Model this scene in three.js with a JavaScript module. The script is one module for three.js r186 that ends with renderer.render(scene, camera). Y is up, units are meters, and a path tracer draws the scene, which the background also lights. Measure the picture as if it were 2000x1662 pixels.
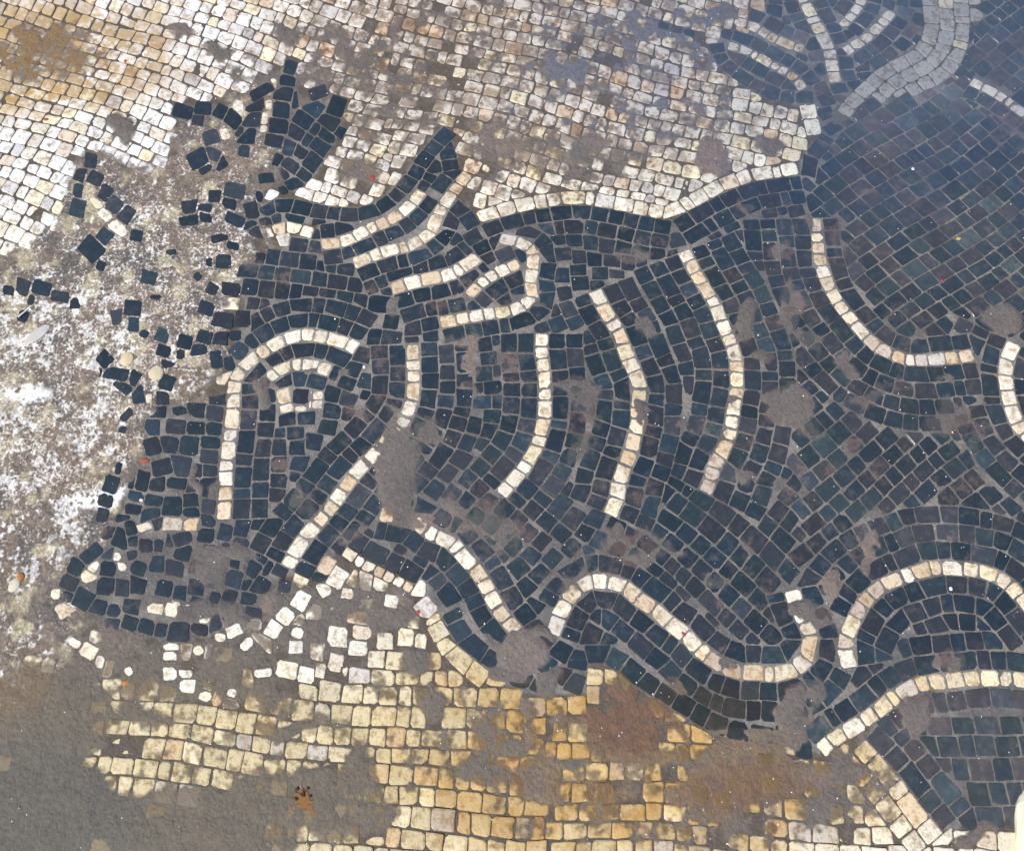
import * as THREE from 'three';
import { mergeGeometries } from 'three/addons/utils/BufferGeometryUtils.js';

// ------------------------------------------------------------------ camera, sky, sun, exposure
const scene = new THREE.Scene();
const VFOV = 44, TILT = THREE.MathUtils.degToRad(20), DIST = 0.63;
const camera = new THREE.PerspectiveCamera(VFOV, 1024 / 850, 0.02, 200);
camera.position.set(0, DIST * Math.cos(TILT), DIST * Math.sin(TILT));
camera.up.set(0, 1, 0);
camera.lookAt(0, 0, 0);
scene.add(camera);

const SKY_LEVEL = 0.85;
const SUN_DIR = new THREE.Vector3(-0.42, 0.82, 0.40).normalize();
{
  // a clear blue day: deep blue overhead, paler towards the horizon, a bright patch of air round the sun
  const W = 512, H = 256, data = new Float32Array(W * H * 4);
  for (let j = 0; j < H; j++) for (let i = 0; i < W; i++) {
    const e = ((j + 0.5) / H - 0.5) * Math.PI, az = ((i + 0.5) / W - 0.5) * 2 * Math.PI, y = Math.sin(e), d = Math.max(0, Math.cos(az) * Math.cos(e) * SUN_DIR.x + y * SUN_DIR.y + Math.sin(az) * Math.cos(e) * SUN_DIR.z);
    const t = Math.pow(Math.max(0, y), 0.55), glow = 0.5 * Math.pow(d, 8) + 1.2 * Math.pow(d, 60), zen = [0.13, 0.25, 0.58], hor = [0.72, 0.86, 1.08], o = (j * W + i) * 4;
    for (let c = 0; c < 3; c++) data[o + c] = y > 0 ? SKY_LEVEL * (hor[c] + (zen[c] - hor[c]) * t + glow * [1, 0.96, 0.88][c]) : 0.1;
    data[o + 3] = 1;
  }
  const t = new THREE.DataTexture(data, W, H, THREE.RGBAFormat, THREE.FloatType);
  t.mapping = THREE.EquirectangularReflectionMapping; t.magFilter = THREE.LinearFilter; t.needsUpdate = true;
  scene.background = t; scene.environment = t;
}
const sun = new THREE.DirectionalLight(new THREE.Color(1, 0.92, 0.75), 3.2);
sun.name = 'sun_light';
sun.position.copy(SUN_DIR).multiplyScalar(3);
sun.castShadow = true;
sun.shadow.mapSize.set(4096, 4096);
Object.assign(sun.shadow.camera, { left: -0.5, right: 0.5, top: 0.5, bottom: -0.5, near: 0.5, far: 6 });
scene.add(sun);
scene.add(sun.target);
const renderer = new THREE.WebGLRenderer({ antialias: true });
renderer.setSize(1024, 850);
renderer.toneMapping = THREE.LinearToneMapping;
renderer.toneMappingExposure = 1.2;
renderer.shadowMap.enabled = true;

// ------------------------------------------------------------------ helpers
let seed = 20241;
const rnd = () => { seed = (seed + 0x6d2b79f5) | 0; let t = Math.imul(seed ^ (seed >>> 15), 1 | seed); t = (t + Math.imul(t ^ (t >>> 7), 61 | t)) ^ t; return ((t ^ (t >>> 14)) >>> 0) / 4294967296; };
const rr = (a, b) => a + (b - a) * rnd();
const clamp = (x, a = 0, b = 1) => Math.min(b, Math.max(a, x));
const mix = (a, b, t) => a + (b - a) * t;
const sstep = (a, b, x) => { const t = clamp((x - a) / (b - a)); return t * t * (3 - 2 * t); };
const hash = (x, y, s) => { let h = Math.imul(x, 374761393) + Math.imul(y, 668265263) + Math.imul(s, 1442695041); h = Math.imul(h ^ (h >>> 13), 1274126177); return ((h ^ (h >>> 16)) >>> 0) / 4294967296; };
function noise(x, y, s) {                       // value noise, 0..1
  const ix = Math.floor(x), iy = Math.floor(y), fx = x - ix, fy = y - iy, u = fx * fx * (3 - 2 * fx), v = fy * fy * (3 - 2 * fy);
  return mix(mix(hash(ix, iy, s), hash(ix + 1, iy, s), u), mix(hash(ix, iy + 1, s), hash(ix + 1, iy + 1, s), u), v);
}
const fbm = (x, y, s, n) => { let a = 0.5, t = 0, w = 0; for (let i = 0; i < n; i++) { t += a * noise(x, y, s + i); w += a; a *= 0.5; const q = x * 1.6 - y * 1.2; y = x * 1.2 + y * 1.6; x = q; } return t / w; };

// The survey: the floor is measured on the photograph's 2000 x 1662 grid and laid out in millimetres on the ground plane (X to the right, Z towards the viewer).
const TH = Math.tan(THREE.MathUtils.degToRad(VFOV / 2)), ASP = 1024 / 850, CT = Math.cos(TILT), ST = Math.sin(TILT);
function ground(px, py) {
  const a = (px / 1000 - 1) * TH * ASP, b = (1 - py / 831) * TH;
  const dy = -CT + ST * b, dz = -ST - CT * b, t = DIST * CT / -dy;
  return [a * t * 1000, (DIST * ST + dz * t) * 1000];
}
function grid(X, Z) {                            // back to the survey grid
  const x = X / 1000, z = Z / 1000 - DIST * ST, y = -DIST * CT, depth = -y * CT - z * ST;
  return [(x / depth / (TH * ASP) + 1) * 1000, (1 - (y * ST - z * CT) / depth / TH) * 831];
}
const pts = (list) => { const o = []; for (let i = 0; i < list.length; i += 2) o.push([list[i], list[i + 1]]); return o; };
function inside(poly, x, y) {
  let c = false;
  for (let i = 0, j = poly.length - 1; i < poly.length; j = i++) {
    const [xi, yi] = poly[i], [xj, yj] = poly[j];
    if (yi > y !== yj > y && x < ((xj - xi) * (y - yi)) / (yj - yi) + xi) c = !c;
  }
  return c;
}
function smooth(list, closed) {                  // survey points -> dense millimetre curve with normals
  const c = new THREE.CatmullRomCurve3(pts(list).map(([x, y]) => { const g = ground(x, y); return new THREE.Vector3(g[0], 0, g[1]); }), !!closed, 'centripetal');
  const L = c.getLength(), n = Math.max(4, Math.ceil(L)), p = c.getSpacedPoints(n).map((v) => [v.x, v.z]);
  return p.map((q, i) => {
    const a = p[Math.max(0, i - 2)], b = p[Math.min(n, i + 2)], l = Math.hypot(b[0] - a[0], b[1] - a[1]) || 1;
    return { x: q[0], z: q[1], nx: -(b[1] - a[1]) / l, nz: (b[0] - a[0]) / l };   // normal to the right of travel as seen from above
  });
}

// ------------------------------------------------------------------ drawing of the mosaic, on the survey grid
const BEAST = pts([868, 245, 888, 290, 896, 330, 884, 362, 876, 392, 895, 388, 915, 402, 940, 438, 958, 428, 1000, 418, 1050, 408, 1090, 402, 1130, 399, 1215, 412, 1270, 424, 1312, 430, 1340, 415, 1370, 398,
  1420, 374, 1470, 355, 1530, 346, 1562, 342, 1570, 300, 1592, 275, 1602, 262, 1625, 222, 1672, 211, 1700, 188, 1733, 192, 1784, 184, 1823, 165, 1863, 129, 1892, 93, 1910, 45, 1926, 0, 1930, -90, 2110, -90, 2110, 1345,
  2000, 1346, 1850, 1348, 1800, 1353, 1760, 1370, 1720, 1398, 1690, 1420, 1600, 1475, 1585, 1468, 1510, 1460, 1450, 1450, 1400, 1436, 1350, 1408, 1300, 1378, 1250, 1347, 1210, 1313, 1170, 1292, 1147, 1300, 1145, 1357,
  1100, 1357, 1030, 1360, 1000, 1342, 960, 1312, 940, 1297, 905, 1272, 880, 1237, 862, 1202, 838, 1166, 800, 1128, 760, 1098, 720, 1080, 690, 1058, 660, 1075, 640, 1100, 625, 1130, 600, 1110, 570, 1125, 540, 1118,
  500, 1100, 470, 1085, 440, 1010, 425, 960, 430, 900, 440, 840, 448, 760, 460, 720, 452, 690, 470, 640, 480, 600, 462, 560, 470, 515, 540, 500, 560, 462, 612, 462, 620, 440, 505, 440, 497, 410, 510, 395, 560, 386, 620, 398, 690, 405,
  725, 398, 760, 375, 788, 345, 818, 300, 848, 260]);
const PALM = pts([1385, 85, 1395, 120, 1430, 152, 1480, 182, 1520, 198, 1590, 203, 1602, 262, 1625, 222, 1632, 217, 1654, 188, 1683, 162, 1708, 137, 1751, 112, 1787, 94, 1805, 54, 1805, 22, 1802, -90, 1515, -90, 1500, 10, 1470, 35, 1450, 60, 1405, 65]);
const BAND = pts([1802, -90, 1805, 22, 1805, 54, 1787, 94, 1751, 112, 1708, 137, 1683, 162, 1654, 188, 1632, 217, 1625, 222, 1639, 224, 1672, 211, 1700, 188, 1733, 192, 1784, 184, 1823, 165, 1863, 129, 1892, 93, 1910, 45, 1926, 0, 1930, -90]);
const LIMB = pts([1690, 1442, 1706, 1410, 1755, 1377, 1797, 1357, 1850, 1348, 2000, 1345, 2110, 1350, 2110, 1598, 1990, 1605, 1900, 1610, 1842, 1624, 1790, 1560, 1740, 1495]);
const PLASTER = pts([-90, 530, 60, 480, 120, 430, 140, 300, 200, 290, 290, 345, 335, 300, 335, 195, 420, 188, 480, 165, 530, 130, 570, 105, 600, 170, 680, 185, 672, 270, 620, 360, 520, 380, 480, 440, 560, 470, 540, 500, 470, 515,
  440, 600, 440, 700, 425, 960, 450, 1080, 540, 1120, 500, 1200, 430, 1240, 330, 1262, 240, 1250, 170, 1250, 110, 1300, 30, 1290, -90, 1340]);
const MUZZLE = pts([440, 770, 400, 790, 330, 790, 285, 815, 282, 890, 300, 905, 262, 925, 248, 960, 240, 1000, 215, 1035, 205, 1065, 150, 1080, 122, 1130, 132, 1172, 190, 1205, 245, 1232, 300, 1246, 355, 1256, 410, 1240, 445, 1222, 505, 1205, 520, 1160, 560, 1120, 470, 1080, 440, 1010]);
const CREST = [pts([669, 184, 671, 215, 660, 262, 632, 318, 600, 358, 566, 374, 552, 345, 540, 310, 556, 280, 578, 240, 604, 200, 628, 172, 640, 184, 636, 208, 652, 196]), pts([568, 120, 580, 140, 582, 205, 560, 270, 528, 288, 534, 240, 548, 170]), pts([531, 166, 512, 210, 500, 262, 478, 308, 466, 282, 480, 225, 490, 192, 512, 172]),
  pts([335, 203, 372, 206, 412, 202, 440, 208, 474, 248, 462, 268, 436, 240, 415, 226, 372, 236, 345, 232])];
const REDBED = pts([1150, 1370, 1180, 1330, 1240, 1345, 1300, 1395, 1330, 1440, 1280, 1470, 1200, 1470, 1140, 1440]);
function zone(x, y) {
  if (inside(LIMB, x, y)) return 'limb';
  if (inside(PALM, x, y)) return 'palm';
  if (inside(BAND, x, y)) return 'band';
  if (inside(BEAST, x, y)) return 'beast';
  if (inside(MUZZLE, x, y)) return 'beast';
  if (CREST.some((p) => inside(p, x, y))) return 'crest';
  if (inside(PLASTER, x, y)) return 'plaster';
  if (inside(REDBED, x, y)) return 'bare';
  return 'white';
}
// pale lines: owner, part name, width in mm, points, how many dark rows to lay along its left and right side
const LINES = [
  { of: 'beast', part: 'mane_line', w: 8.6, rows: [2, 1], p: [628, 478, 675, 470, 720, 447, 765, 428, 800, 402, 824, 373] },
  { of: 'beast', part: 'mane_line', w: 8.6, rows: [1, 2], p: [690, 514, 747, 492, 805, 477, 843, 450, 855, 420, 872, 392, 890, 368, 914, 338] },
  { of: 'beast', part: 'mane_line', w: 8.4, rows: [2, 0], p: [513, 457, 560, 443, 612, 455] },
  { of: 'beast', part: 'ear_line', w: 9.5, rows: [2, 2], p: [764, 564, 812, 549, 852, 542, 888, 531, 917, 513, 934, 501] },
  { of: 'beast', part: 'ear_line', w: 8, rows: [1, 1], p: [914, 577, 950, 545, 975, 531, 1015, 514] },
  { of: 'beast', part: 'ear_line', w: 8.6, rows: [1, 1], p: [976, 464, 1015, 473, 1041, 492, 1041, 520, 1036, 556, 1040, 580, 1008, 603, 957, 612, 903, 622, 860, 630] },
  { of: 'beast', part: 'brow_line', w: 9, rows: [2, 2], p: [697, 680, 675, 669, 635, 658, 592, 653, 556, 662, 520, 682, 488, 705, 466, 728, 457, 752, 457, 785, 453, 824, 448, 868, 442, 911, 440, 958, 437, 1016] },
  { of: 'beast', part: 'eye_line', w: 8.5, rows: [1, 1], p: [524, 740, 549, 719, 590, 711, 646, 723] },
  { of: 'beast', part: 'eye_line', w: 8.5, rows: [0, 0], p: [551, 758, 562, 806] },
  { of: 'beast', part: 'eye_line', w: 7, rows: [0, 0], p: [621, 762, 620, 798] },
  { of: 'beast', part: 'cheek_line', w: 9, rows: [3, 2], p: [806, 670, 808, 712, 808, 752, 803, 790, 785, 826, 760, 855, 732, 888, 703, 914, 675, 950, 650, 985, 622, 1020, 590, 1057, 560, 1108] },
  { of: 'beast', part: 'muzzle_line', w: 8.5, rows: [0, 0], p: [318, 1023, 388, 1024] },
  { of: 'beast', part: 'muzzle_line', w: 6, rows: [0, 0], p: [268, 1035, 296, 1023] },
  { of: 'beast', part: 'mouth_line', w: 9.5, rows: [0, 0], p: [286, 1180, 330, 1187, 366, 1194, 414, 1205] },
  { of: 'beast', part: 'throat_line', w: 9, rows: [1, 2], p: [742, 1003, 775, 1010, 808, 1016, 842, 1043, 880, 1058, 908, 1090, 935, 1120, 953, 1152, 970, 1186, 990, 1211, 1010, 1236] },
  { of: 'beast', part: 'throat_line', w: 6.5, rows: [1, 0], p: [672, 1076, 715, 1104, 744, 1119, 771, 1132, 804, 1153] },
  { of: 'beast', part: 'neck_line', w: 8.6, rows: [4, 2], p: [1058, 650, 1058, 694, 1063, 730, 1065, 774, 1063, 817, 1056, 850, 1047, 875, 1033, 900, 1011, 929, 978, 967] },
  { of: 'beast', part: 'neck_line', w: 9.5, rows: [2, 3], p: [1162, 566, 1184, 611, 1206, 644, 1217, 673, 1231, 709, 1246, 738, 1251, 770, 1247, 799, 1246, 828, 1238, 857, 1231, 886, 1222, 907, 1210, 940, 1206, 969, 1191, 1006] },
  { of: 'beast', part: 'neck_line', w: 8.6, rows: [3, 3], p: [1336, 490, 1354, 523, 1376, 561, 1401, 604, 1412, 633, 1426, 665, 1437, 694, 1439, 723, 1440, 759, 1433, 795, 1427, 839, 1412, 882, 1397, 904, 1387, 940, 1376, 962] },
  { of: 'beast', part: 'shoulder_line', w: 8.6, rows: [1, 4], p: [1592, 425, 1598, 470, 1604, 516, 1614, 545, 1636, 590, 1665, 626, 1690, 655, 1719, 680, 1748, 694, 1780, 703, 1820, 702, 1863, 698, 1902, 694] },
  { of: 'beast', part: 'flank_line', w: 9.5, rows: [1, 3], p: [1982, 668, 1968, 702, 1964, 731, 1968, 767, 1975, 795, 1988, 826, 2006, 850, 2060, 900] },
  { of: 'beast', part: 'belly_scroll', w: 9.3, rows: [1, 2], p: [1079, 1240, 1089, 1212, 1101, 1185, 1119, 1158, 1143, 1139, 1177, 1134, 1217, 1144, 1248, 1169, 1278, 1190, 1307, 1217, 1340, 1240, 1364, 1266, 1396, 1291, 1437, 1310, 1480, 1313, 1513, 1316, 1545, 1311, 1568, 1294, 1584, 1266, 1584, 1239, 1574, 1218, 1557, 1185, 1547, 1152] },
  { of: 'beast', part: 'belly_scroll', w: 9, rows: [3, 3], p: [1660, 1304, 1650, 1264, 1656, 1240, 1672, 1205, 1690, 1174, 1715, 1149, 1751, 1131, 1780, 1122, 1805, 1111, 1834, 1108, 1867, 1108, 1901, 1112, 1939, 1121, 1971, 1141, 2006, 1180, 2060, 1250] },
  { of: 'beast', part: 'haunch_line', w: 8.8, rows: [2, 0], p: [1604, 1468, 1625, 1447, 1657, 1427, 1690, 1407, 1722, 1382, 1748, 1361, 1780, 1342, 1813, 1333, 1852, 1331, 1888, 1326, 1921, 1325, 1957, 1325, 2006, 1330, 2080, 1345] },
  { of: 'beast', part: 'flank_line', w: 8, rows: [0, 1], p: [1897, 158, 1939, 178, 1975, 203, 2010, 228, 2080, 280] },
  { of: 'palm', part: 'leaf_line', w: 7.4, rows: [1, 3], p: [1423, 88, 1455, 97, 1491, 116, 1524, 134, 1553, 152, 1570, 174] },
  { of: 'palm', part: 'leaf_line', w: 8, rows: [1, 1], p: [1434, 40, 1473, 51, 1502, 69, 1531, 83, 1570, 96] },
  { of: 'palm', part: 'leaf_line', w: 9.5, rows: [2, 1], p: [1560, -60, 1571, 0, 1589, 36, 1607, 69, 1621, 101, 1625, 130, 1633, 160] },
  { of: 'palm', part: 'leaf_line', w: 7, rows: [1, 1], p: [1690, -50, 1683, 0, 1667, 27, 1645, 50] },
  { of: 'palm', part: 'leaf_line', w: 8, rows: [1, 2], p: [1742, 22, 1715, 54, 1690, 76, 1651, 100] },
];
// dark or pale contour rows: zone they belong to, side rows [left, right], points
const CONTOURS = [
  { z: 'beast', rows: [0, 2], p: [940, 438, 1000, 418, 1050, 408, 1090, 402, 1130, 399, 1215, 412, 1270, 424, 1312, 430] },
  { z: 'beast', rows: [0, 2], p: [1312, 430, 1340, 415, 1370, 398, 1420, 374, 1470, 355, 1530, 346, 1562, 342] },
  { z: 'beast', rows: [0, 3], p: [862, 1202, 880, 1237, 905, 1272, 940, 1297, 960, 1312], flip: 1 },
  { z: 'beast', rows: [2, 0], p: [1150, 1296, 1172, 1292, 1210, 1313, 1250, 1347, 1300, 1378, 1350, 1408, 1400, 1436, 1450, 1450, 1510, 1460] },
  { z: 'beast', rows: [0, 2], p: [497, 410, 510, 395, 560, 386, 620, 398, 690, 405, 725, 398, 760, 375, 788, 345, 818, 300, 866, 245] },
  { z: 'beast', rows: [0, 2], p: [868, 245, 888, 290, 896, 330] },
  { z: 'beast', rows: [0, 2], p: [895, 388, 915, 402, 940, 438] },
  { z: 'beast', rows: [0, 1], p: [1562, 342, 1570, 300, 1592, 275, 1604, 258] },
  { z: 'limb', rows: [2, 0], p: [1690, 1442, 1740, 1495, 1790, 1560, 1842, 1624] },
  { z: 'limb', rows: [0, 1], p: [1710, 1410, 1757, 1378, 1797, 1359, 1850, 1350, 1921, 1343, 1957, 1343, 2006, 1348, 2090, 1360] },
  { z: 'palm', rows: [2, 0], p: [1385, 85, 1395, 120, 1430, 152, 1480, 182, 1520, 198, 1590, 203] },
  { z: 'band', rows: [0, 3], p: [1632, 217, 1654, 188, 1683, 162, 1708, 137, 1751, 112, 1787, 94, 1805, 54, 1803, 10, 1802, -60] },
  { z: 'white', rows: [1, 0], p: [940, 438, 1000, 418, 1050, 408, 1090, 402, 1130, 399, 1215, 412, 1270, 424, 1312, 430, 1340, 415, 1370, 398, 1420, 374, 1470, 355, 1530, 346, 1562, 342] },
  { z: 'white', rows: [1, 0], p: [1590, 203, 1520, 198, 1480, 182, 1430, 152, 1395, 120, 1385, 85], flip: 1 },
  { z: 'white', rows: [1, 0], p: [1606, 262, 1592, 203] },
  { z: 'white', rows: [1, 0], p: [800, 1128, 838, 1166, 862, 1202, 880, 1237, 905, 1272, 940, 1297, 960, 1312], flip: 1 },
  { z: 'white', rows: [1, 0], p: [1030, 1362, 1100, 1359, 1145, 1358], flip: 1 },
  { z: 'white', rows: [0, 2], p: [1690, 1442, 1740, 1495, 1790, 1560, 1842, 1626] },
];
// single tesserae that stand free in the broken part: x, y, width, height, turn (survey grid, degrees)
const LOOSE = {
  beast: [[178, 486, 40, 34, 45], [205, 461, 26, 26, 40], [266, 460, 22, 20, 10], [428, 465, 30, 15, -15], [455, 480, 22, 14, 10], [436, 510, 26, 24, 5], [408, 512, 12, 16, 0], [290, 541, 28, 24, 12], [197, 519, 16, 18, 20],
    [334, 492, 18, 10, -10], [386, 540, 14, 14, 45], [260, 601, 30, 26, 6], [231, 618, 26, 28, -10], [261, 633, 20, 26, 5], [303, 580, 20, 10, 0], [317, 655, 24, 24, 20], [282, 652, 16, 14, 30], [403, 602, 28, 24, 20],
    [414, 564, 20, 20, 30], [451, 565, 32, 24, 5], [435, 625, 36, 26, 10], [472, 622, 30, 30, 0], [399, 658, 26, 22, 15], [427, 660, 30, 24, 3], [459, 655, 20, 18, 0], [360, 667, 24, 24, 15], [386, 683, 34, 20, -8],
    [319, 685, 24, 24, 20], [352, 689, 14, 20, 0], [329, 708, 24, 18, -15], [467, 685, 28, 28, 40], [421, 702, 24, 34, -8], [444, 711, 22, 24, -20]],
  muzzle: [[204, 701, 26, 26, 45], [227, 730, 44, 22, 8], [257, 734, 28, 26, 35], [241, 752, 34, 22, 40], [269, 770, 22, 34, -8], [200, 728, 10, 18, 0], [325, 747, 28, 28, 20], [318, 777, 24, 24, 0], [247, 811, 28, 14, -45], [240, 839, 14, 14, 20],
    [350, 802, 24, 16, -12], [382, 801, 34, 26, 6], [419, 807, 30, 27, 6], [297, 835, 26, 28, 4], [343, 833, 32, 24, 6], [382, 836, 32, 22, 3], [415, 836, 31, 24, 4], [297, 871, 28, 30, -15], [329, 868, 32, 29, 8],
    [368, 870, 36, 32, 6], [411, 863, 34, 22, 4], [408, 890, 32, 26, 3], [315, 913, 34, 28, -14], [350, 911, 38, 34, 8], [410, 917, 26, 24, 0], [278, 938, 22, 34, 12], [303, 944, 34, 26, 6], [346, 940, 34, 26, 10],
    [266, 966, 28, 22, 12], [296, 974, 38, 26, 8], [335, 989, 34, 34, 3], [370, 976, 30, 22, -6], [370, 1000, 32, 18, -6], [260, 995, 28, 18, 8], [294, 1006, 38, 24, -12], [407, 989, 24, 24, 10], [405, 1016, 30, 24, 10],
    [231, 915, 12, 22, 15], [217, 946, 26, 30, 20], [206, 976, 28, 26, 15], [200, 1005, 20, 28, 10], [257, 1031, 24, 26, -12], [238, 1052, 32, 34, 25], [284, 1066, 24, 24, 0], [309, 1066, 18, 22, 12], [262, 1083, 26, 16, -15],
    [356, 1052, 34, 24, -20], [401, 1046, 30, 24, 5], [440, 1040, 24, 30, 12], [357, 1078, 30, 28, 15], [178, 1081, 40, 22, -38], [147, 1107, 26, 30, 25], [210, 1110, 26, 26, 5], [270, 1110, 26, 26, 20], [305, 1102, 26, 30, 0],
    [339, 1108, 36, 30, 10], [135, 1138, 30, 26, 20], [157, 1167, 42, 36, 30], [191, 1185, 28, 26, 15], [220, 1192, 28, 22, 10], [206, 1143, 30, 32, 3], [237, 1146, 26, 32, 3], [321, 1149, 30, 30, 10], [347, 1158, 28, 26, 8],
    [253, 1217, 26, 24, 20], [283, 1223, 32, 26, 15], [312, 1230, 26, 26, 10], [347, 1234, 40, 36, 2], [388, 1229, 30, 24, 0], [417, 1218, 26, 28, -15], [419, 1167, 18, 20, 20], [457, 1131, 28, 30, 15], [458, 1105, 18, 20, 10],
    [491, 1110, 28, 28, 35], [516, 1106, 26, 26, 35], [486, 1170, 28, 20, 10], [495, 1192, 30, 26, 5], [556, 1145, 22, 22, 10], [587, 773, 26, 26, 5], [442, 1062, 16, 14, 10]],
  crest: [[356, 217, 34, 24, 15], [392, 211, 36, 22, 4], [368, 231, 20, 12, -20], [430, 217, 20, 24, 30], [453, 231, 34, 26, 40], [460, 252, 26, 22, 40], [412, 267, 28, 26, -20], [511, 178, 42, 18, -28], [498, 202, 34, 26, -4], [491, 231, 32, 28, 6],
    [481, 265, 32, 28, 6], [477, 293, 20, 26, 10], [567, 131, 20, 24, 15], [561, 157, 28, 20, 5], [552, 182, 32, 26, 8], [549, 213, 28, 30, 6], [544, 245, 34, 26, 6], [534, 274, 32, 22, 10], [575, 196, 14, 30, -8],
    [658, 206, 28, 34, 20], [644, 236, 34, 26, 35], [641, 262, 30, 24, 30], [626, 283, 32, 30, 35], [610, 316, 28, 30, 35], [621, 181, 32, 22, -20], [612, 210, 32, 28, 35], [592, 233, 34, 28, 32], [614, 250, 28, 24, 35],
    [579, 255, 30, 28, 32], [601, 272, 28, 28, 35], [556, 285, 34, 26, 20], [587, 294, 26, 26, 35], [570, 319, 32, 30, 35], [594, 337, 28, 26, 40], [545, 314, 22, 22, 20], [574, 357, 30, 20, -25], [520, 347, 28, 18, -5], [556, 370, 18, 14, -20],
    [386, 310, 34, 30, -25], [414, 300, 30, 22, 25], [428, 316, 24, 26, -30], [402, 330, 24, 13, -30],
    [458, 372, 36, 28, 12], [422, 383, 26, 22, 0], [448, 392, 26, 28, 12], [401, 401, 26, 22, 10], [372, 404, 32, 24, -10], [368, 426, 34, 28, -5], [401, 422, 24, 20, 5], [458, 428, 34, 20, 25], [491, 410, 24, 30, -15], [484, 433, 28, 22, -30],
    [502, 450, 26, 24, 15], [505, 383, 16, 18, 30]],
  sprig: [[177, 314, 22, 26, 10], [157, 338, 18, 28, 20], [186, 348, 26, 26, 25], [152, 372, 18, 26, 10], [152, 404, 26, 36, 12], [202, 375, 28, 28, 35], [222, 398, 30, 28, 40], [245, 416, 32, 30, 35]],
  wave: [[16, 567, 20, 18, 10], [42, 560, 30, 30, 20], [81, 563, 32, 26, 15], [117, 578, 34, 20, 10], [58, 583, 18, 22, 10], [141, 592, 24, 20, -10], [45, 617, 20, 22, 20], [-20, 572, 28, 24, 10], [-52, 580, 26, 26, 5]],
  drop: [[1297, 50, 20, 12, 15], [1321, 57, 22, 12, 12], [1345, 63, 20, 11, 10]],
};
const LOOSEPALE = {
  beast: [[473, 402, 30, 24, -52], [289, 778, 13, 16, 0], [301, 776, 14, 16, 10], [180, 1103, 22, 20, 30], [178, 1122, 34, 22, -20], [229, 1090, 14, 20, 10], [238, 1103, 16, 22, -10], [581, 799, 30, 9, -8], [609, 790, 14, 12, -5]],
  crest: [[533, 168, 13, 26, 12], [527, 200, 20, 28, 8], [521, 228, 22, 24, 6], [514, 248, 20, 26, 6], [466, 208, 22, 24, 20], [469, 228, 12, 20, -10], [437, 262, 22, 20, -20]],
  fieldLow: [[144, 1255, 24, 16, 30], [170, 1271, 34, 26, 30], [195, 1293, 16, 22, 15], [334, 1262, 30, 14, 0], [332, 1280, 24, 18, 0], [332, 1315, 26, 24, 0], [363, 1316, 24, 14, 0], [366, 1338, 28, 26, 10], [401, 1360, 22, 18, 20], [453, 1353, 16, 15, 20],
    [388, 1270, 18, 18, 10], [251, 1311, 16, 16, 20], [455, 1233, 34, 22, -25], [430, 1245, 18, 14, 0], [482, 1258, 26, 17, -45], [513, 1315, 30, 15, -8], [560, 1308, 36, 30, 8], [596, 1318, 30, 28, 10], [578, 1264, 26, 24, 0], [581, 1236, 22, 20, 20], [660, 1128, 28, 34, 30],
    [634, 1151, 22, 26, -30], [679, 1160, 22, 20, 10], [587, 1173, 28, 34, 30], [557, 1203, 28, 30, 38], [534, 1229, 26, 30, 32], [660, 1243, 34, 34, 6], [655, 1294, 24, 30, 15], [126, 1189, 34, 26, -30], [108, 1160, 18, 18, 0], [764, 1174, 26, 24, 10], [832, 1187, 34, 32, 50],
    [793, 1245, 28, 30, 5], [820, 1252, 22, 26, 8], [708, 1236, 32, 24, 6], [700, 1266, 34, 26, 6]],
  sprig: [[190, 392, 22, 26, -40], [208, 417, 24, 26, -42], [228, 446, 26, 38, -38]],
};

// ------------------------------------------------------------------ laying the tesserae
const tiles = [], CELL = 16, hashGrid = new Map();
const areaOf = (p) => { let a = 0; for (let i = 0, j = p.length - 1; i < p.length; j = i++) a += p[j][0] * p[i][1] - p[i][0] * p[j][1]; return a / 2; };
const centre = (p) => { let x = 0, z = 0; for (const q of p) { x += q[0]; z += q[1]; } return [x / p.length, z / p.length]; };
function clip(p, nx, nz, c) {
  const o = [];
  for (let i = 0, j = p.length - 1; i < p.length; j = i++) {
    const a = p[j], b = p[i], da = a[0] * nx + a[1] * nz - c, db = b[0] * nx + b[1] * nz - c;
    if (da * db < 0) { const t = da / (da - db); o.push([a[0] + (b[0] - a[0]) * t, a[1] + (b[1] - a[1]) * t]); }
    if (db <= 0) o.push(b);
  }
  return o;
}
function edgesOut(p) {
  const e = [];
  for (let i = 0, j = p.length - 1; i < p.length; j = i++) {
    const dx = p[i][0] - p[j][0], dz = p[i][1] - p[j][1], l = Math.hypot(dx, dz);
    if (l > 0.05) e.push([dz / l, -dx / l, (dz * p[i][0] - dx * p[i][1]) / l]);
  }
  return e;
}
function nearTiles(c, r) {
  const o = [];
  for (let gx = Math.floor((c[0] - r) / CELL); gx <= Math.floor((c[0] + r) / CELL); gx++) for (let gz = Math.floor((c[1] - r) / CELL); gz <= Math.floor((c[1] + r) / CELL); gz++) {
    const l = hashGrid.get(gx + '_' + gz);
    if (l) for (const t of l) if (Math.hypot(t.c[0] - c[0], t.c[1] - c[1]) < r + t.r) o.push(t);
  }
  return o;
}
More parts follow.
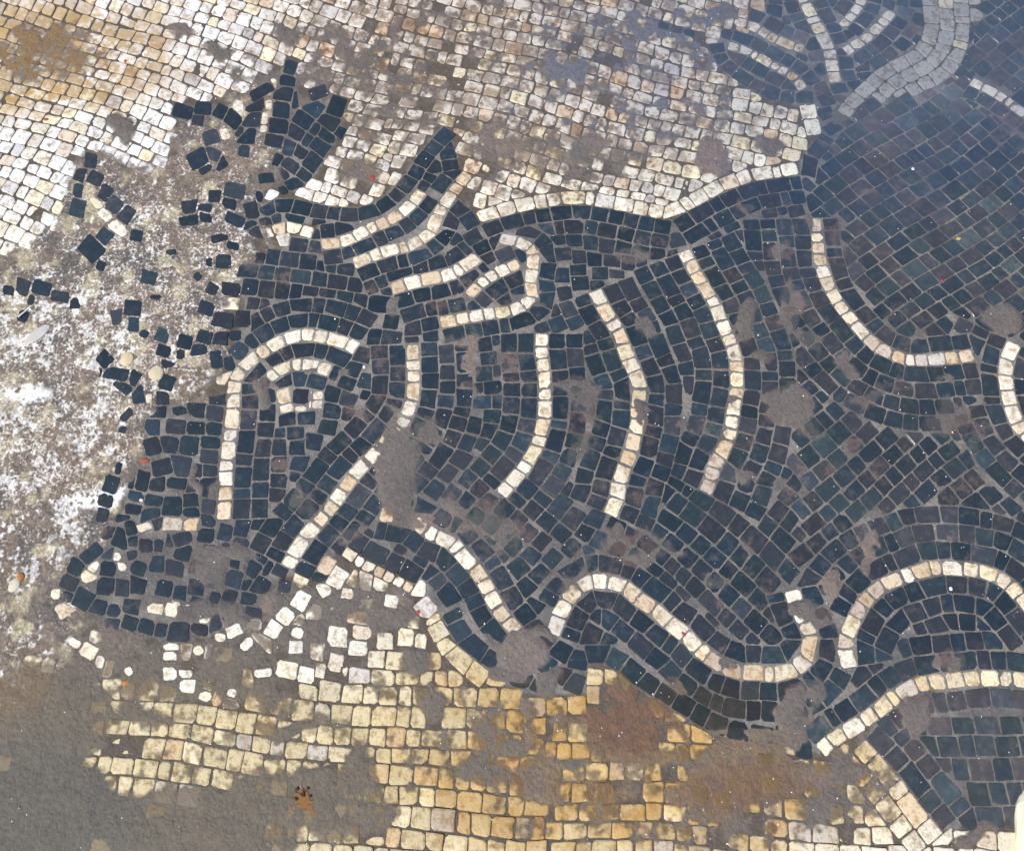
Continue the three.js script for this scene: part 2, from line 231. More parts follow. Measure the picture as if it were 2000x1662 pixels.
function tryLay(poly, gap, minFrac, minArea, minSide) {
  if (areaOf(poly) < 0) poly = poly.slice().reverse();
  const a0 = areaOf(poly);
  if (a0 < minArea) return null;
  let c = centre(poly), r = Math.max(...poly.map((q) => Math.hypot(q[0] - c[0], q[1] - c[1])));
  for (const t of nearTiles(c, r + gap)) {
    let free = false;
    for (const [nx, nz, d] of edgesOut(poly)) if (t.p.every((q) => q[0] * nx + q[1] * nz >= d + gap - 1e-4)) { free = true; break; }
    if (free) continue;
    let best = null, bestA = 0;
    for (const [nx, nz, d] of t.e) {
      const k = clip(poly, -nx, -nz, -(d + gap)), a = k.length > 2 ? areaOf(k) : 0;
      if (a > bestA) { bestA = a; best = k; }
    }
    if (!best || bestA < minFrac * a0 || bestA < minArea) return null;
    poly = best;
  }
  poly = poly.filter((q, i) => { const b = poly[(i + 1) % poly.length]; return Math.hypot(q[0] - b[0], q[1] - b[1]) > 0.25; });
  if (poly.length < 3) return null;
  for (const [nx, nz, d] of edgesOut(poly)) if (d - Math.min(...poly.map((q) => q[0] * nx + q[1] * nz)) < minSide) return null;
  return poly;
}
function add(poly, info, ang) {
  if (areaOf(poly) < 0) poly = poly.slice().reverse();
  const c = centre(poly), r = Math.max(...poly.map((q) => Math.hypot(q[0] - c[0], q[1] - c[1])));
  const t = { p: poly, c, r, e: edgesOut(poly), area: areaOf(poly), ang, g: grid(c[0], c[1]), ...info };
  tiles.push(t);
  for (let gx = Math.floor((c[0] - r) / CELL); gx <= Math.floor((c[0] + r) / CELL); gx++) for (let gz = Math.floor((c[1] - r) / CELL); gz <= Math.floor((c[1] + r) / CELL); gz++) {
    const k = gx + '_' + gz;
    if (!hashGrid.has(k)) hashGrid.set(k, []);
    hashGrid.get(k).push(t);
  }
  return t;
}
const UNIT = 11.0, BW = 10.6;
function layRow(curve, off, w, gap, len, test, info, minFrac) {
  const n = curve.length, q = curve.map((k) => [k.x + k.nx * off, k.z + k.nz * off]), s = [0];
  for (let i = 1; i < n; i++) {
    const dx = q[i][0] - q[i - 1][0], dz = q[i][1] - q[i - 1][1], ahead = dx * curve[i].nz - dz * curve[i].nx;   // folded offsets do not advance
    s.push(s[i - 1] + (ahead > 0 ? Math.hypot(dx, dz) : 0));
  }
  const at = (d, o) => {
    let i = 1; while (i < n - 1 && s[i] < d) i++;
    const f = clamp((d - s[i - 1]) / Math.max(1e-6, s[i] - s[i - 1])), a = curve[i - 1], b = curve[i], nx = mix(a.nx, b.nx, f), nz = mix(a.nz, b.nz, f);
    return [mix(a.x, b.x, f) + nx * o, mix(a.z, b.z, f) + nz * o];
  };
  const L = s[n - 1], count = Math.max(1, Math.round(L / len)), cuts = [0];
  const phase = off === 0 || L < 3 * len ? 0 : rr(-0.3, 0.3);
  for (let i = 1; i < count; i++) cuts.push((i + rr(-0.27, 0.27) + phase) * L / count);
  cuts.push(L);
  const j = () => rr(-0.42, 0.42);
  for (let i = 0; i + 1 < cuts.length; i++) {
    const a = cuts[i] + gap / 2, b = cuts[i + 1] - gap / 2, o0 = off - w / 2 + gap / 2, o1 = off + w / 2 - gap / 2;
    if (b - a < 3) continue;
    let p = [at(a, o0), at(b, o0), at(b, o1), at(a, o1)].map(([x, z]) => [x + j(), z + j()]);
    if (areaOf(p) < 0) p.reverse();
    const e = edgesOut(p);
    if (e.length < 4 || e.some(([nx, nz, d]) => p.some((v) => v[0] * nx + v[1] * nz > d + 0.9))) continue;
    const c = centre(p), g = grid(c[0], c[1]);
    if (!test(g[0], g[1])) continue;
    const k = tryLay(p, gap, minFrac, 18, 2.6);
    if (k) { const u = at(b, off), v = at(a, off); add(k, info, Math.atan2(u[1] - v[1], u[0] - v[0])); }
  }
}
const pxScale = (x, y) => { const a = ground(x - 5, y), b = ground(x + 5, y), c = ground(x, y - 5), d = ground(x, y + 5); return [(b[0] - a[0]) / 10, (d[1] - c[1]) / 10]; };
function layLoose(list, info) {
  for (const [x, y, w, h, turn] of list) {
    const a = THREE.MathUtils.degToRad(turn), ca = Math.cos(a), sa = Math.sin(a);
    const p = [[-1, -1], [1, -1], [1, 1], [-1, 1]].map(([u, v]) => { const X = u * w / 2 * rr(1.06, 1.26), Y = v * h / 2 * rr(1.06, 1.26); return ground(x + X * ca - Y * sa, y + X * sa + Y * ca); });
    const k = tryLay(p, 0.5, 0.3, 6, 1.5);
    if (k) add(k, { ...info, loose: true }, a);
  }
}
const beastName = (z) => (z === 'band' ? 'palm' : z);
// 1. single stones and pale lines
LINES.forEach((l, i) => { l.curve = smooth(l.p); layRow(l.curve, 0, l.w, 0.8, l.w * 1.06, () => true, { tone: 'pale', of: l.of, line: i }, 0.3); });
for (const k in LOOSE) layLoose(LOOSE[k], { tone: 'dark', of: k === 'muzzle' ? 'beast' : k });
for (const k in LOOSEPALE) layLoose(LOOSEPALE[k], { tone: 'pale', of: k });
// 2. contours
for (const c of CONTOURS) {
  c.curve = smooth(c.p);
  const tone = c.z === 'white' || c.z === 'band' ? 'pale' : 'dark', of = c.z === 'white' ? 'field' : beastName(c.z);
  for (let k = 0; k < 1; k++) for (const s of [0, 1]) if (c.rows[s] > k) layRow(c.curve, (s ? 1 : -1) * (c.flip ? -1 : 1) * (k + 0.5) * BW, BW, rr(0.25, 0.6), UNIT, (x, y) => zone(x, y) === c.z, { tone, of }, 0.5);
}
// 3. dark rows following the pale lines, nearest rows first, then the inner contour rows
for (let k = 0; k < 5; k++) {
  for (const l of LINES) for (const s of [0, 1]) if (l.rows[s] > k) layRow(l.curve, (s ? 1 : -1) * (l.w / 2 + (k + 0.5) * BW), BW, rr(0.25, 0.6), UNIT * 0.98, (x, y) => zone(x, y) === l.of, { tone: 'dark', of: l.of }, 0.55);
  if (k) for (const c of CONTOURS) for (const s of [0, 1]) if (c.rows[s] > k) layRow(c.curve, (s ? 1 : -1) * (c.flip ? -1 : 1) * (k + 0.5) * BW, BW, rr(0.25, 0.6), UNIT, (x, y) => zone(x, y) === c.z, { tone: c.z === 'white' || c.z === 'band' ? 'pale' : 'dark', of: c.z === 'white' ? 'field' : beastName(c.z) }, 0.5);
}
// 4. straight-laid fields
function field(x0, y0, x1, y1, turn, bend, test, infoOf, minFrac, unit, rag = 0.45) {
  const mid = ground((x0 + x1) / 2, (y0 + y1) / 2), m2 = ground((x0 + x1) / 2 + 10 * Math.cos(turn), (y0 + y1) / 2 + 10 * Math.sin(turn)), A = Math.atan2(m2[1] - mid[1], m2[0] - mid[0]);
  const R = 480, n = Math.ceil(R / unit), ca = Math.cos(A), sa = Math.sin(A);
  let vNext = -R;
  for (let i = -n; i <= n; i++) {
    let u = -R + rr(0, unit);
    const rowW = unit * rr(0.86, 1.16), vRow = vNext + rowW / 2;
    vNext += rowW;
    while (u < R) {
      const L = unit * rr(0.74, 1.34), v0 = vRow, wob = (uu, vv) => [uu + bend * 2.2 * Math.sin(vv / 60 + 1.3), vv + bend * (2.5 * Math.sin(uu / 55) + 1.5 * Math.sin(uu / 23 + vv / 40))];
      const g = test === bodyTest ? 0.24 : 0.3;
      const p = [[u + g, v0 - rowW / 2 + g], [u + L - g, v0 - rowW / 2 + g], [u + L - g, v0 + rowW / 2 - g], [u + g, v0 + rowW / 2 - g]].map(([a, b]) => { const [uu, vv] = wob(a, b); return [mid[0] + uu * ca - vv * sa + rr(-rag, rag), mid[1] + uu * sa + vv * ca + rr(-rag, rag)]; });
      u += L;
      const c = centre(p), G = grid(c[0], c[1]);
      if (G[0] < x0 || G[0] > x1 || G[1] < y0 || G[1] > y1 || !test(G[0], G[1])) continue;
      const k = tryLay(p, test === bodyTest ? 0.48 : 0.55, minFrac, 22, 2.8);
      if (k) add(k, infoOf(G[0], G[1]), A);
    }
  }
}
const D = Math.PI / 180, is = (z) => (x, y) => zone(x, y) === z;
const dark = (of) => () => ({ tone: 'dark', of }), pale = (of) => () => ({ tone: 'pale', of });
const bodyTest = (x, y) => zone(x, y) === 'beast';
field(440, 470, 770, 680, 5 * D, 0.6, bodyTest, dark('beast'), 0.55, 10.9);
field(1560, -90, 2100, 1100, -36 * D, 1, bodyTest, dark('beast'), 0.55, 10.8);
field(1250, 940, 1700, 1320, 38 * D, 1, bodyTest, dark('beast'), 0.55, 10.8);
field(1600, 1120, 2100, 1420, 0, 0.6, bodyTest, dark('beast'), 0.55, 10.8);
field(1640, 1330, 2110, 1640, -4 * D, 0.6, is('limb'), dark('limb'), 0.5, 10.8);
field(-90, -100, 760, 560, 17 * D, 1.2, is('white'), pale('field'), 0.5, 9.7, 0.75);
field(640, -100, 1640, 460, 13 * D, 1.2, is('white'), pale('field'), 0.5, 9.9, 0.8);
field(-90, 1060, 1060, 1750, 4 * D, 1, is('white'), pale('field'), 0.5, 10.3, 0.7);
field(900, 1250, 2110, 1750, 3 * D, 1, is('white'), pale('field'), 0.5, 10.4, 0.7);
// 5. whatever is left is filled with stones turned like their neighbours, then with cut pieces
for (const [size, frac, small] of [[10.8, 0.74, 60], [10.4, 0.5, 40], [9, 0.4, 22]]) {
  const b0 = ground(-85, -85), b1 = ground(2085, -85), b2 = ground(-85, 1740);
  for (let Z = b0[1]; Z < b2[1]; Z += 2.6) for (let X = b0[0]; X < b1[0]; X += 2.6) {
    const x = X + rr(-1, 1), z = Z + rr(-1, 1), [gx, gy] = grid(x, z);
    if (gx < -85 || gx > 2085 || gy < -85 || gy > 1740) continue;
    const near = nearTiles([x, z], 12);
    if (near.some((t) => t.e.every(([nx, nz, d]) => x * nx + z * nz <= d + 2))) continue;
    const zn = zone(gx, gy);
    if (zn === 'plaster' || zn === 'bare') continue;
    let cs = 0, sn = 0;
    for (const t of near) { const w = 1 / (1 + (t.c[0] - x) ** 2 + (t.c[1] - z) ** 2); cs += w * Math.cos(4 * t.ang); sn += w * Math.sin(4 * t.ang); }
    const A = near.length ? Math.atan2(sn, cs) / 4 : 0.2, ca = Math.cos(A), sa = Math.sin(A), h = size / 2;
    const p = [[-h, -h], [h, -h], [h, h], [-h, h]].map(([u, v]) => [x + u * ca - v * sa + rr(-0.3, 0.3), z + u * sa + v * ca + rr(-0.3, 0.3)]);
    const k = tryLay(p, 0.45, frac, small, 3);
    if (k) add(k, { tone: zn === 'white' || zn === 'band' ? 'pale' : 'dark', of: zn === 'white' ? 'field' : beastName(zn) }, A);
  }
}

// ------------------------------------------------------------------ bed of mortar and silt: height (mm, 0 = tops of the stones) and colour on the survey grid
const NONE = -9;
// x, y, half width, half height, level of the silt, turn
const SILT = [
  [775, 925, 44, 95, 0.9, 8], [822, 838, 42, 26, 0.7, 20], [738, 888, 30, 26, 0.6, 0], [795, 1010, 60, 26, 0.5, 15], [850, 1010, 36, 26, 0.6, 30], [690, 1045, 50, 22, -0.05, -30], [445, 1100, 60, 52, 0.9, 0], [330, 1170, 90, 22, 0.7, 5], [400, 1190, 60, 26, 0.8, 0],
  [560, 1165, 80, 34, 0.7, -10], [600, 1240, 60, 30, 0.5, 0], [470, 1210, 40, 30, 0.8, 0], [572, 960, 16, 28, 0.3, 0], [540, 905, 20, 12, 0.3, 0], [515, 765, 20, 36, 0.8, 10], [610, 722, 13, 12, 0.8, 0], [668, 730, 18, 16, 0.7, 0], [378, 935, 10, 40, 0.8, 0], [415, 960, 22, 22, 0.7, 0], [345, 965, 20, 10, 0.7, 0],
  [960, 1020, 120, 70, -0.06, 20], [600, 985, 110, 60, -0.2, 0], [330, 1090, 150, 70, -0.1, 0], [1145, 790, 34, 40, 0.12, 0], [1135, 850, 26, 20, 0.3, 0], [1130, 755, 50, 18, 0.05, 0], [1120, 880, 26, 32, 0.5, 20], [1262, 645, 24, 36, 0.7, 0], [1235, 505, 30, 22, 0.6, 0], [1450, 625, 24, 34, 0.8, 10], [1480, 700, 26, 22, 0.7, 0],
  [1545, 800, 46, 50, 0.8, 20], [1510, 780, 30, 26, 0.7, 0], [1580, 840, 50, 24, 0.5, 20], [1545, 610, 28, 60, 0.5, 0], [1580, 660, 34, 22, 0.5, 30], [1655, 705, 26, 30, 0.75, 0], [1700, 770, 40, 26, 0.4, -30], [1540, 570, 22, 36, 0.6, 0], [1660, 880, 40, 30, 0.3, 0], [1690, 370, 20, 14, 0.7, 0], [1450, 405, 22, 14, 0.7, 0], [1525, 490, 26, 20, 0.4, 0],
  [1195, 1045, 24, 26, 0.8, 0], [1240, 1100, 46, 14, 0.6, 0], [1110, 1150, 30, 20, 0.5, 0], [1250, 1075, 100, 30, -0.05, 0], [1020, 1275, 52, 50, 0.9, 0], [1000, 1320, 50, 26, 0.9, 0], [1075, 1335, 28, 24, 0.9, 0], [1060, 1240, 26, 16, 0.8, 0], [960, 1250, 26, 20, 0.6, 0],
  [1550, 1400, 34, 70, 0.85, 0], [1590, 1360, 22, 40, 0.7, 0], [1620, 1145, 20, 34, 0.9, 0], [1560, 1195, 24, 24, 0.9, 0], [1700, 1065, 12, 44, 0.9, 8], [1690, 1110, 16, 16, 0.8, 0], [1590, 1200, 26, 26, 0.6, 0], [1425, 1300, 26, 14, 0.7, 0], [1330, 1340, 30, 24, 0.6, 30], [1405, 1130, 20, 16, 0.6, 0], [1460, 940, 30, 16, 0.4, 0],
  [1960, 620, 44, 36, 0.9, 0], [1780, 1395, 36, 46, 0.75, 0], [1860, 1290, 40, 30, 0.4, 0], [1960, 240, 60, 60, -0.1, 0], [1640, 235, 24, 14, 0.6, 0], [1850, 820, 60, 40, -0.05, -30], [1840, 740, 20, 14, 0.5, 0], [1433, 800, 14, 32, 0.7, 5], [1433, 695, 10, 14, 0.6, 0], [1247, 800, 14, 20, 0.8, 0], [1593, 437, 13, 22, 0.6, 0], [760, 600, 18, 18, 0.7, 0], [905, 660, 34, 14, 0.7, 0], [918, 700, 15, 60, 0.7, 0], [905, 760, 28, 14, 0.6, 0], [1062, 600, 12, 10, 0.6, 0],
  // pale field below
  [1440, 1530, 160, 60, 0.12, 0], [1230, 1430, 120, 70, 0.35, 0], [1060, 1520, 60, 50, 0.5, 0], [960, 1450, 30, 40, 0.2, 0], [340, 1310, 260, 80, 0.06, 0], [560, 1370, 60, 30, 0.1, 0], [690, 1190, 100, 70, 0.14, 0], [600, 1260, 110, 50, 0.10, 0], [480, 1270, 110, 50, 0.12, 0], [220, 1400, 160, 30, 0.2, 0], [560, 1560, 160, 60, 0.55, 0], [100, 1480, 90, 60, 0.9, 0], [680, 1600, 110, 60, 0.4, 0],
  [40, 1600, 260, 130, 1.0, 0], [10, 1330, 150, 60, 0.4, 0], [250, 1340, 120, 30, 0.1, 0], [60, 1400, 190, 130, 0.9, 0], [330, 1640, 330, 70, 0.75, 0], [300, 1570, 300, 40, 0.5, 0], [380, 1345, 240, 45, 0.05, 0], [560, 1420, 90, 24, 0.55, -10], [240, 1290, 220, 50, 0.14, 0], [770, 1180, 50, 50, 0.4, 0], [600, 1215, 40, 30, 0.4, 0], [450, 1300, 70, 50, 0.35, 0], [810, 1288, 38, 40, 0.9, 0], [845, 1370, 34, 44, 0.85, -20], [700, 1515, 50, 56, 0.95, 0], [620, 1520, 60, 26, 0.7, 0], [640, 1600, 120, 30, 0.5, 0], [520, 1580, 80, 50, 0.6, 0],
  [940, 1500, 40, 30, 0.6, 0], [1060, 1530, 44, 32, 0.7, 0], [1000, 1465, 40, 24, 0.5, 0], [1115, 1490, 34, 16, 0.6, 0], [1440, 1500, 130, 56, 0.6, 0], [1400, 1590, 60, 30, 0.3, 0], [1570, 1520, 60, 40, 0.7, 0], [1600, 1580, 40, 40, 0.6, 0], [1480, 1440, 120, 20, 0.7, 5], [1230, 1460, 90, 26, 0.7, 0], [1210, 1350, 30, 30, 0.5, 0], [1900, 1630, 60, 20, 0.6, 0], [1650, 1500, 40, 30, 0.4, 0],
  // pale field above
  [90, 105, 150, 78, -0.05, 0], [50, 90, 60, 40, 0.2, 0], [1105, 140, 80, 30, 0.06, 8], [1250, 60, 130, 36, 0.0, 6], [1400, 35, 90, 26, 0.06, 0], [1395, 305, 40, 30, 0.6, 20], [1500, 290, 34, 24, 0.4, 0], [1380, 230, 60, 40, -0.02, 0], [990, 270, 90, 60, 0.0, 10], [700, 120, 110, 60, -0.08, 0], [800, 190, 90, 50, -0.06, 0], [360, 60, 30, 20, 0.3, 0], [420, 100, 50, 24, 0.3, 0], [700, 330, 60, 30, 0.1, 0],
  [600, 60, 80, 30, 0.15, 0], [1160, 300, 120, 60, -0.03, 0], [240, 250, 30, 30, 0.5, 0], [1290, 210, 26, 20, 0.5, 0],
].map(([x, y, a, b, h, t], i) => ({ x, y, a: a * 0.93, b: b * 0.93, h: h > 0.2 && h < 0.78 && zone(x, y) === 'beast' ? h * 0.35 - 0.1 : h, c: Math.cos(t * D), s: Math.sin(t * D) }));
const dist = (x, y, cx, cy, rx, ry) => Math.hypot((x - cx) / rx, (y - cy) / ry);
const fade = (x, y, cx, cy, rx, ry) => 1 - sstep(0.55, 1.15, dist(x, y, cx, cy, rx, ry));
// soft membership of a zone, from a coarse raster
const ZW = 280, ZH = 240, zx = (i) => -120 + i * 2240 / ZW, zy = (j) => -120 + j * 1920 / ZH, maskDark = new Float32Array(ZW * ZH), maskPlaster = new Float32Array(ZW * ZH), maskBare = new Float32Array(ZW * ZH), maskRim = new Float32Array(ZW * ZH);
for (let j = 0; j < ZH; j++) for (let i = 0; i < ZW; i++) { const z = zone(zx(i), zy(j)); maskDark[j * ZW + i] = z === 'beast' || z === 'palm' || z === 'limb' || z === 'crest' ? 1 : 0; maskPlaster[j * ZW + i] = z === 'plaster' ? 1 : 0; maskBare[j * ZW + i] = z === 'bare' ? 1 : 0; }
for (let j = 8; j < ZH - 8; j++) for (let i = 8; i < ZW - 8; i++) { let a = 0; for (let v = -8; v <= 8; v += 2) for (let u = -8; u <= 8; u += 2) a += maskPlaster[(j + v) * ZW + i + u]; maskRim[j * ZW + i] = a / 81; }
function soft(mask, x, y) {
  const fx = clamp((x + 120) * ZW / 2240, 0, ZW - 1.01), fy = clamp((y + 120) * ZH / 1920, 0, ZH - 1.01), i = Math.floor(fx), j = Math.floor(fy), u = fx - i, v = fy - j, k = j * ZW + i;
  return mix(mix(mask[k], mask[k + 1], u), mix(mask[k + ZW], mask[k + ZW + 1], u), v);
}
const looseTiles = tiles.filter((t) => t.loose);
function bedAt(x, y, X, Z) {                    // returns [height mm, cover 0..1 = how far this is silt rather than joint mortar]
  const dk = soft(maskDark, x, y), wx = x + (fbm(X / 14, Z / 14, 11, 3) - 0.5) * 46 + (noise(X / 3.2, Z / 3.2, 15) - 0.5) * 8, wy = y + (fbm(X / 14, Z / 14, 31, 3) - 0.5) * 46 + (noise(X / 3.2, Z / 3.2, 16) - 0.5) * 8;
  const mud = 0.72 * fade(x, y, 1000, 180, 640, 270) + 0.85 * fade(x, y, 1350, 1500, 560, 230) + 0.7 * fade(x, y, 450, 1400, 620, 280), rim = soft(maskRim, x, y), base = mix(mix(-0.85, -0.2, clamp(mud + 1.3 * rim)), -0.36 + 0.34 * (fbm(X / 34, Z / 34, 61, 3) - 0.45), dk);
  let h = base;
  for (const s of SILT) {
    if (Math.abs(wx - s.x) > 1.3 * Math.max(s.a, s.b) || Math.abs(wy - s.y) > 1.3 * Math.max(s.a, s.b)) continue;
    const dx = wx - s.x, dy = wy - s.y, d = Math.hypot((dx * s.c + dy * s.s) / s.a, (-dx * s.s + dy * s.c) / s.b);
    if (d < 1.25) h = Math.max(h, mix(base, s.h, 1 - sstep(0.45, 1.22, d)));
  }
  const pl = Math.max(soft(maskPlaster, x, y) * sstep(0.2, 0.6, soft(maskRim, x, y)), 0), rough = (fbm(X / 7, Z / 7, 51, 4) - 0.5) * 1.3;
  if (pl > 0) h = mix(h, Math.max(h, 0.0 + rough * 0.8), pl);
  h += (fbm(X / 9, Z / 9, 71, 4) - 0.5) * mix(0.6, 1.5, 1 - dk) + (fbm(X / 2.6, Z / 2.6, 75, 3) - 0.5) * mix(0.12, 0.4, 1 - dk);
  h -= soft(maskBare, x, y) * 0.1;
  let free = 0;
  for (const t of looseTiles) {
    if (Math.abs(X - t.c[0]) > t.r + 3 || Math.abs(Z - t.c[1]) > t.r + 3) continue;
    const out = Math.max(...t.e.map(([nx, nz, d]) => X * nx + Z * nz - d));
    free = Math.max(free, 1 - sstep(0.4, 1.6, out));
    h = mix(Math.min(h, -0.10 + (noise(X / 2.5, Z / 2.5, 81) - 0.5) * 0.22), h, sstep(0.1, 1.2, out));
  }
  return [h, sstep(-0.32, -0.08, h), free];
}
const BX0 = -420, BX1 = 420, BZ0 = -330, BZ1 = 280, BW_ = BX1 - BX0, BH_ = BZ1 - BZ0;
const uvOf = (X, Z) => [(X - BX0) / BW_, (Z - BZ0) / BH_];
const lin = (r, g, b) => [r, g, b].map((c) => { c /= 255; return c <= 0.04045 ? c / 12.92 : ((c + 0.055) / 1.055) ** 2.4; });
const enc = (c) => 255 * clamp(c <= 0.0031308 ? c * 12.92 : 1.055 * Math.pow(c, 1 / 2.4) - 0.055);
const blend = (a, b, t) => [mix(a[0], b[0], t), mix(a[1], b[1], t), mix(a[2], b[2], t)];
const C = { dim: lin(88, 81, 77), jointDeep: lin(98, 95, 92), olive: lin(104, 95, 81), slate: lin(86, 87, 81), silt: lin(101, 93, 86), jointDark: lin(130, 124, 116), jointPale: lin(88, 78, 68), plaster: lin(120, 107, 94), plasterPale: lin(208, 200, 187), plasterGrey: lin(98, 92, 86), cream: lin(178, 166, 136), ochre: lin(132, 104, 66), red: lin(104, 76, 58), pink: lin(128, 110, 99), blueGrey: lin(108, 106, 112), white: lin(240, 238, 232) };
const TWX = 2048, TWZ = Math.round(2048 * BH_ / BW_);
function texture(fn, srgb) {
  const data = new Uint8Array(TWX * TWZ * 4);
  for (let j = 0; j < TWZ; j++) for (let i = 0; i < TWX; i++) {
    const X = BX0 + (i + 0.5) / TWX * BW_, Z = BZ0 + (j + 0.5) / TWZ * BH_, c = fn(X, Z), o = (j * TWX + i) * 4;
    if (srgb) { data[o] = enc(c[0]); data[o + 1] = enc(c[1]); data[o + 2] = enc(c[2]); } else { data[o] = data[o + 1] = data[o + 2] = 255 * clamp(c); }
    data[o + 3] = 255;
  }
  const t = new THREE.DataTexture(data, TWX, TWZ, THREE.RGBAFormat, THREE.UnsignedByteType);
  t.magFilter = THREE.LinearFilter; t.minFilter = THREE.LinearFilter; t.wrapS = t.wrapT = THREE.ClampToEdgeWrapping;
  if (srgb) t.colorSpace = THREE.SRGBColorSpace;
  t.needsUpdate = true;
  return t;
}
// height raster of the bed, shared by its mesh and its colour
const NX = 900, NZ = 654, heights = new Float32Array(NX * NZ), covers = new Float32Array(NX * NZ), carved = new Float32Array(NX * NZ);
for (let j = 0; j < NZ; j++) for (let i = 0; i < NX; i++) {
  const X = BX0 + i / (NX - 1) * BW_, Z = BZ0 + j / (NZ - 1) * BH_, [x, y] = grid(X, Z), b = bedAt(x, y, X, Z);
  heights[j * NX + i] = b[0]; covers[j * NX + i] = b[1]; carved[j * NX + i] = b[2];
}
const raster = (a, X, Z) => { const fx = clamp((X - BX0) / BW_ * (NX - 1), 0, NX - 1.01), fz = clamp((Z - BZ0) / BH_ * (NZ - 1), 0, NZ - 1.01), i = Math.floor(fx), j = Math.floor(fz), u = fx - i, v = fz - j, k = j * NX + i; return mix(mix(a[k], a[k + 1], u), mix(a[k + NX], a[k + NX + 1], u), v); };
const bedColour = texture((X, Z) => {
  const [x, y] = grid(X, Z), cover = raster(covers, X, Z), dk = soft(maskDark, x, y), pl = sstep(0.28, 0.72, soft(maskRim, x, y) + (fbm(X / 14, Z / 14, 91, 5) - 0.5) * 1.1) * (1 - dk * (1 - soft(maskPlaster, x, y))), n1 = fbm(X / 20, Z / 20, 101, 4), n2 = fbm(X / 2.2, Z / 2.2, 131, 3), n3 = noise(X / 0.8, Z / 0.8, 151);
  const south = fade(x, y, 350, 1560, 760, 330);
    let silt = blend(C.silt, C.pink, 0.5 * sstep(0.5, 0.75, n1) * (1 - 0.85 * south));
    silt = blend(silt, C.olive, 0.8 * south);
    silt = blend(silt, C.slate, 0.5 * fade(x, y, 60, 1600, 260, 170));
    silt = blend(silt, C.dim, 0.6 * dk);
  silt = blend(silt, C.ochre, clamp(0.85 * fade(x, y, 60, 100, 230, 130) + 0.55 * fade(x, y, 1280, 1480, 330, 170) + 0.3 * fade(x, y, 10, 1330, 110, 90)) * sstep(0.25, 0.6, fbm(X / 12, Z / 12, 161, 3) + 0.1));
  silt = blend(silt, C.red, 0.75 * fade(x, y, 1230, 1400, 130, 90) + 0.5 * fade(x, y, 1460, 1540, 150, 60));
  silt = blend(silt, C.blueGrey, 0.7 * fade(x, y, 1250, 130, 330, 170));
  silt = blend(silt, C.pink, 0.8 * fade(x, y, 850, 1020, 60, 60) + 0.8 * fade(x, y, 1700, 1065, 30, 60) + 0.7 * fade(x, y, 1620, 1145, 40, 50) + 0.6 * fade(x, y, 1020, 1280, 60, 50) + 0.6 * fade(x, y, 910, 690, 60, 80) + 0.7 * fade(x, y, 1395, 305, 60, 50));
  let joint = blend(C.jointPale, blend(C.jointDeep, C.jointDark, clamp(sstep(0.35, 0.65, fbm(X / 13, Z / 13, 111, 4)) * 0.8 + 0.5 * fade(x, y, 620, 620, 380, 330))), dk);
  let c = blend(joint, silt, cover * (1 - 0.25 * dk));
  if (pl > 0.01) {
    let p = blend(C.plaster, C.plasterGrey, sstep(0.45, 0.7, n1));
    const n4 = noise(X / 0.55, Z / 0.55, 181), ridge = 1 - Math.abs(2 * fbm(X / 3.4, Z / 3.4, 191, 3) - 1);
    p = blend(p, C.pink, 0.3 * sstep(0.45, 0.6, fbm(X / 9, Z / 9, 195, 3)));
    p = blend(p, C.cream, 0.75 * sstep(0.55, 0.7, fbm(X / 11, Z / 11, 197, 4)));
    const white = sstep(0.615, 0.80, fbm(X / 7, Z / 7, 171, 4) * 0.34 + n3 * 0.24 + n4 * 0.26 + ridge * ridge * 0.24 - 0.02 + 0.07 * (fade(x, y, 100, 800, 260, 260) + fade(x, y, 330, 560, 200, 200)) - 0.12 * fade(x, y, 350, 1080, 200, 140) - 0.15 * fade(x, y, 300, 1200, 300, 80));
    p = blend(p, C.plasterPale, white * 0.9);
    const crust = sstep(0.615, 0.69, fbm(X / 8, Z / 8, 199, 5) * 0.55 + ridge * 0.2 + n2 * 0.25 + 0.1 * (fade(x, y, 90, 800, 170, 300) + 0.6 * fade(x, y, 60, 1130, 160, 120)) - 0.05);
    p = blend(p, C.white, 0.6 * crust * (0.6 + 0.4 * n3));
    p = blend(p, C.white, 0.9 * (fade(x, y, 55, 770, 55, 18) + fade(x, y, 190, 975, 60, 22) + fade(x, y, 245, 965, 20, 16) + fade(x, y, 270, 1140, 30, 20) * 0.4) * sstep(0.42, 0.52, n1 * 0.3 + n2 * 0.4 + ridge * 0.3));
    c = blend(c, p, pl * (1 - 0.7 * fade(x, y, 350, 1120, 170, 110)));
  }
  const speck = 1 + (n2 - 0.5) * mix(0.35, 0.9, pl) + (n3 - 0.5) * mix(0.3, 0.55, pl);
  return c.map((v) => v * Math.max(0.2, speck));
}, true);
const bedBump = texture((X, Z) => 0.6 * fbm(X / 1.6, Z / 1.6, 201, 3) + 0.4 * noise(X / 0.75, Z / 0.75, 221), false);
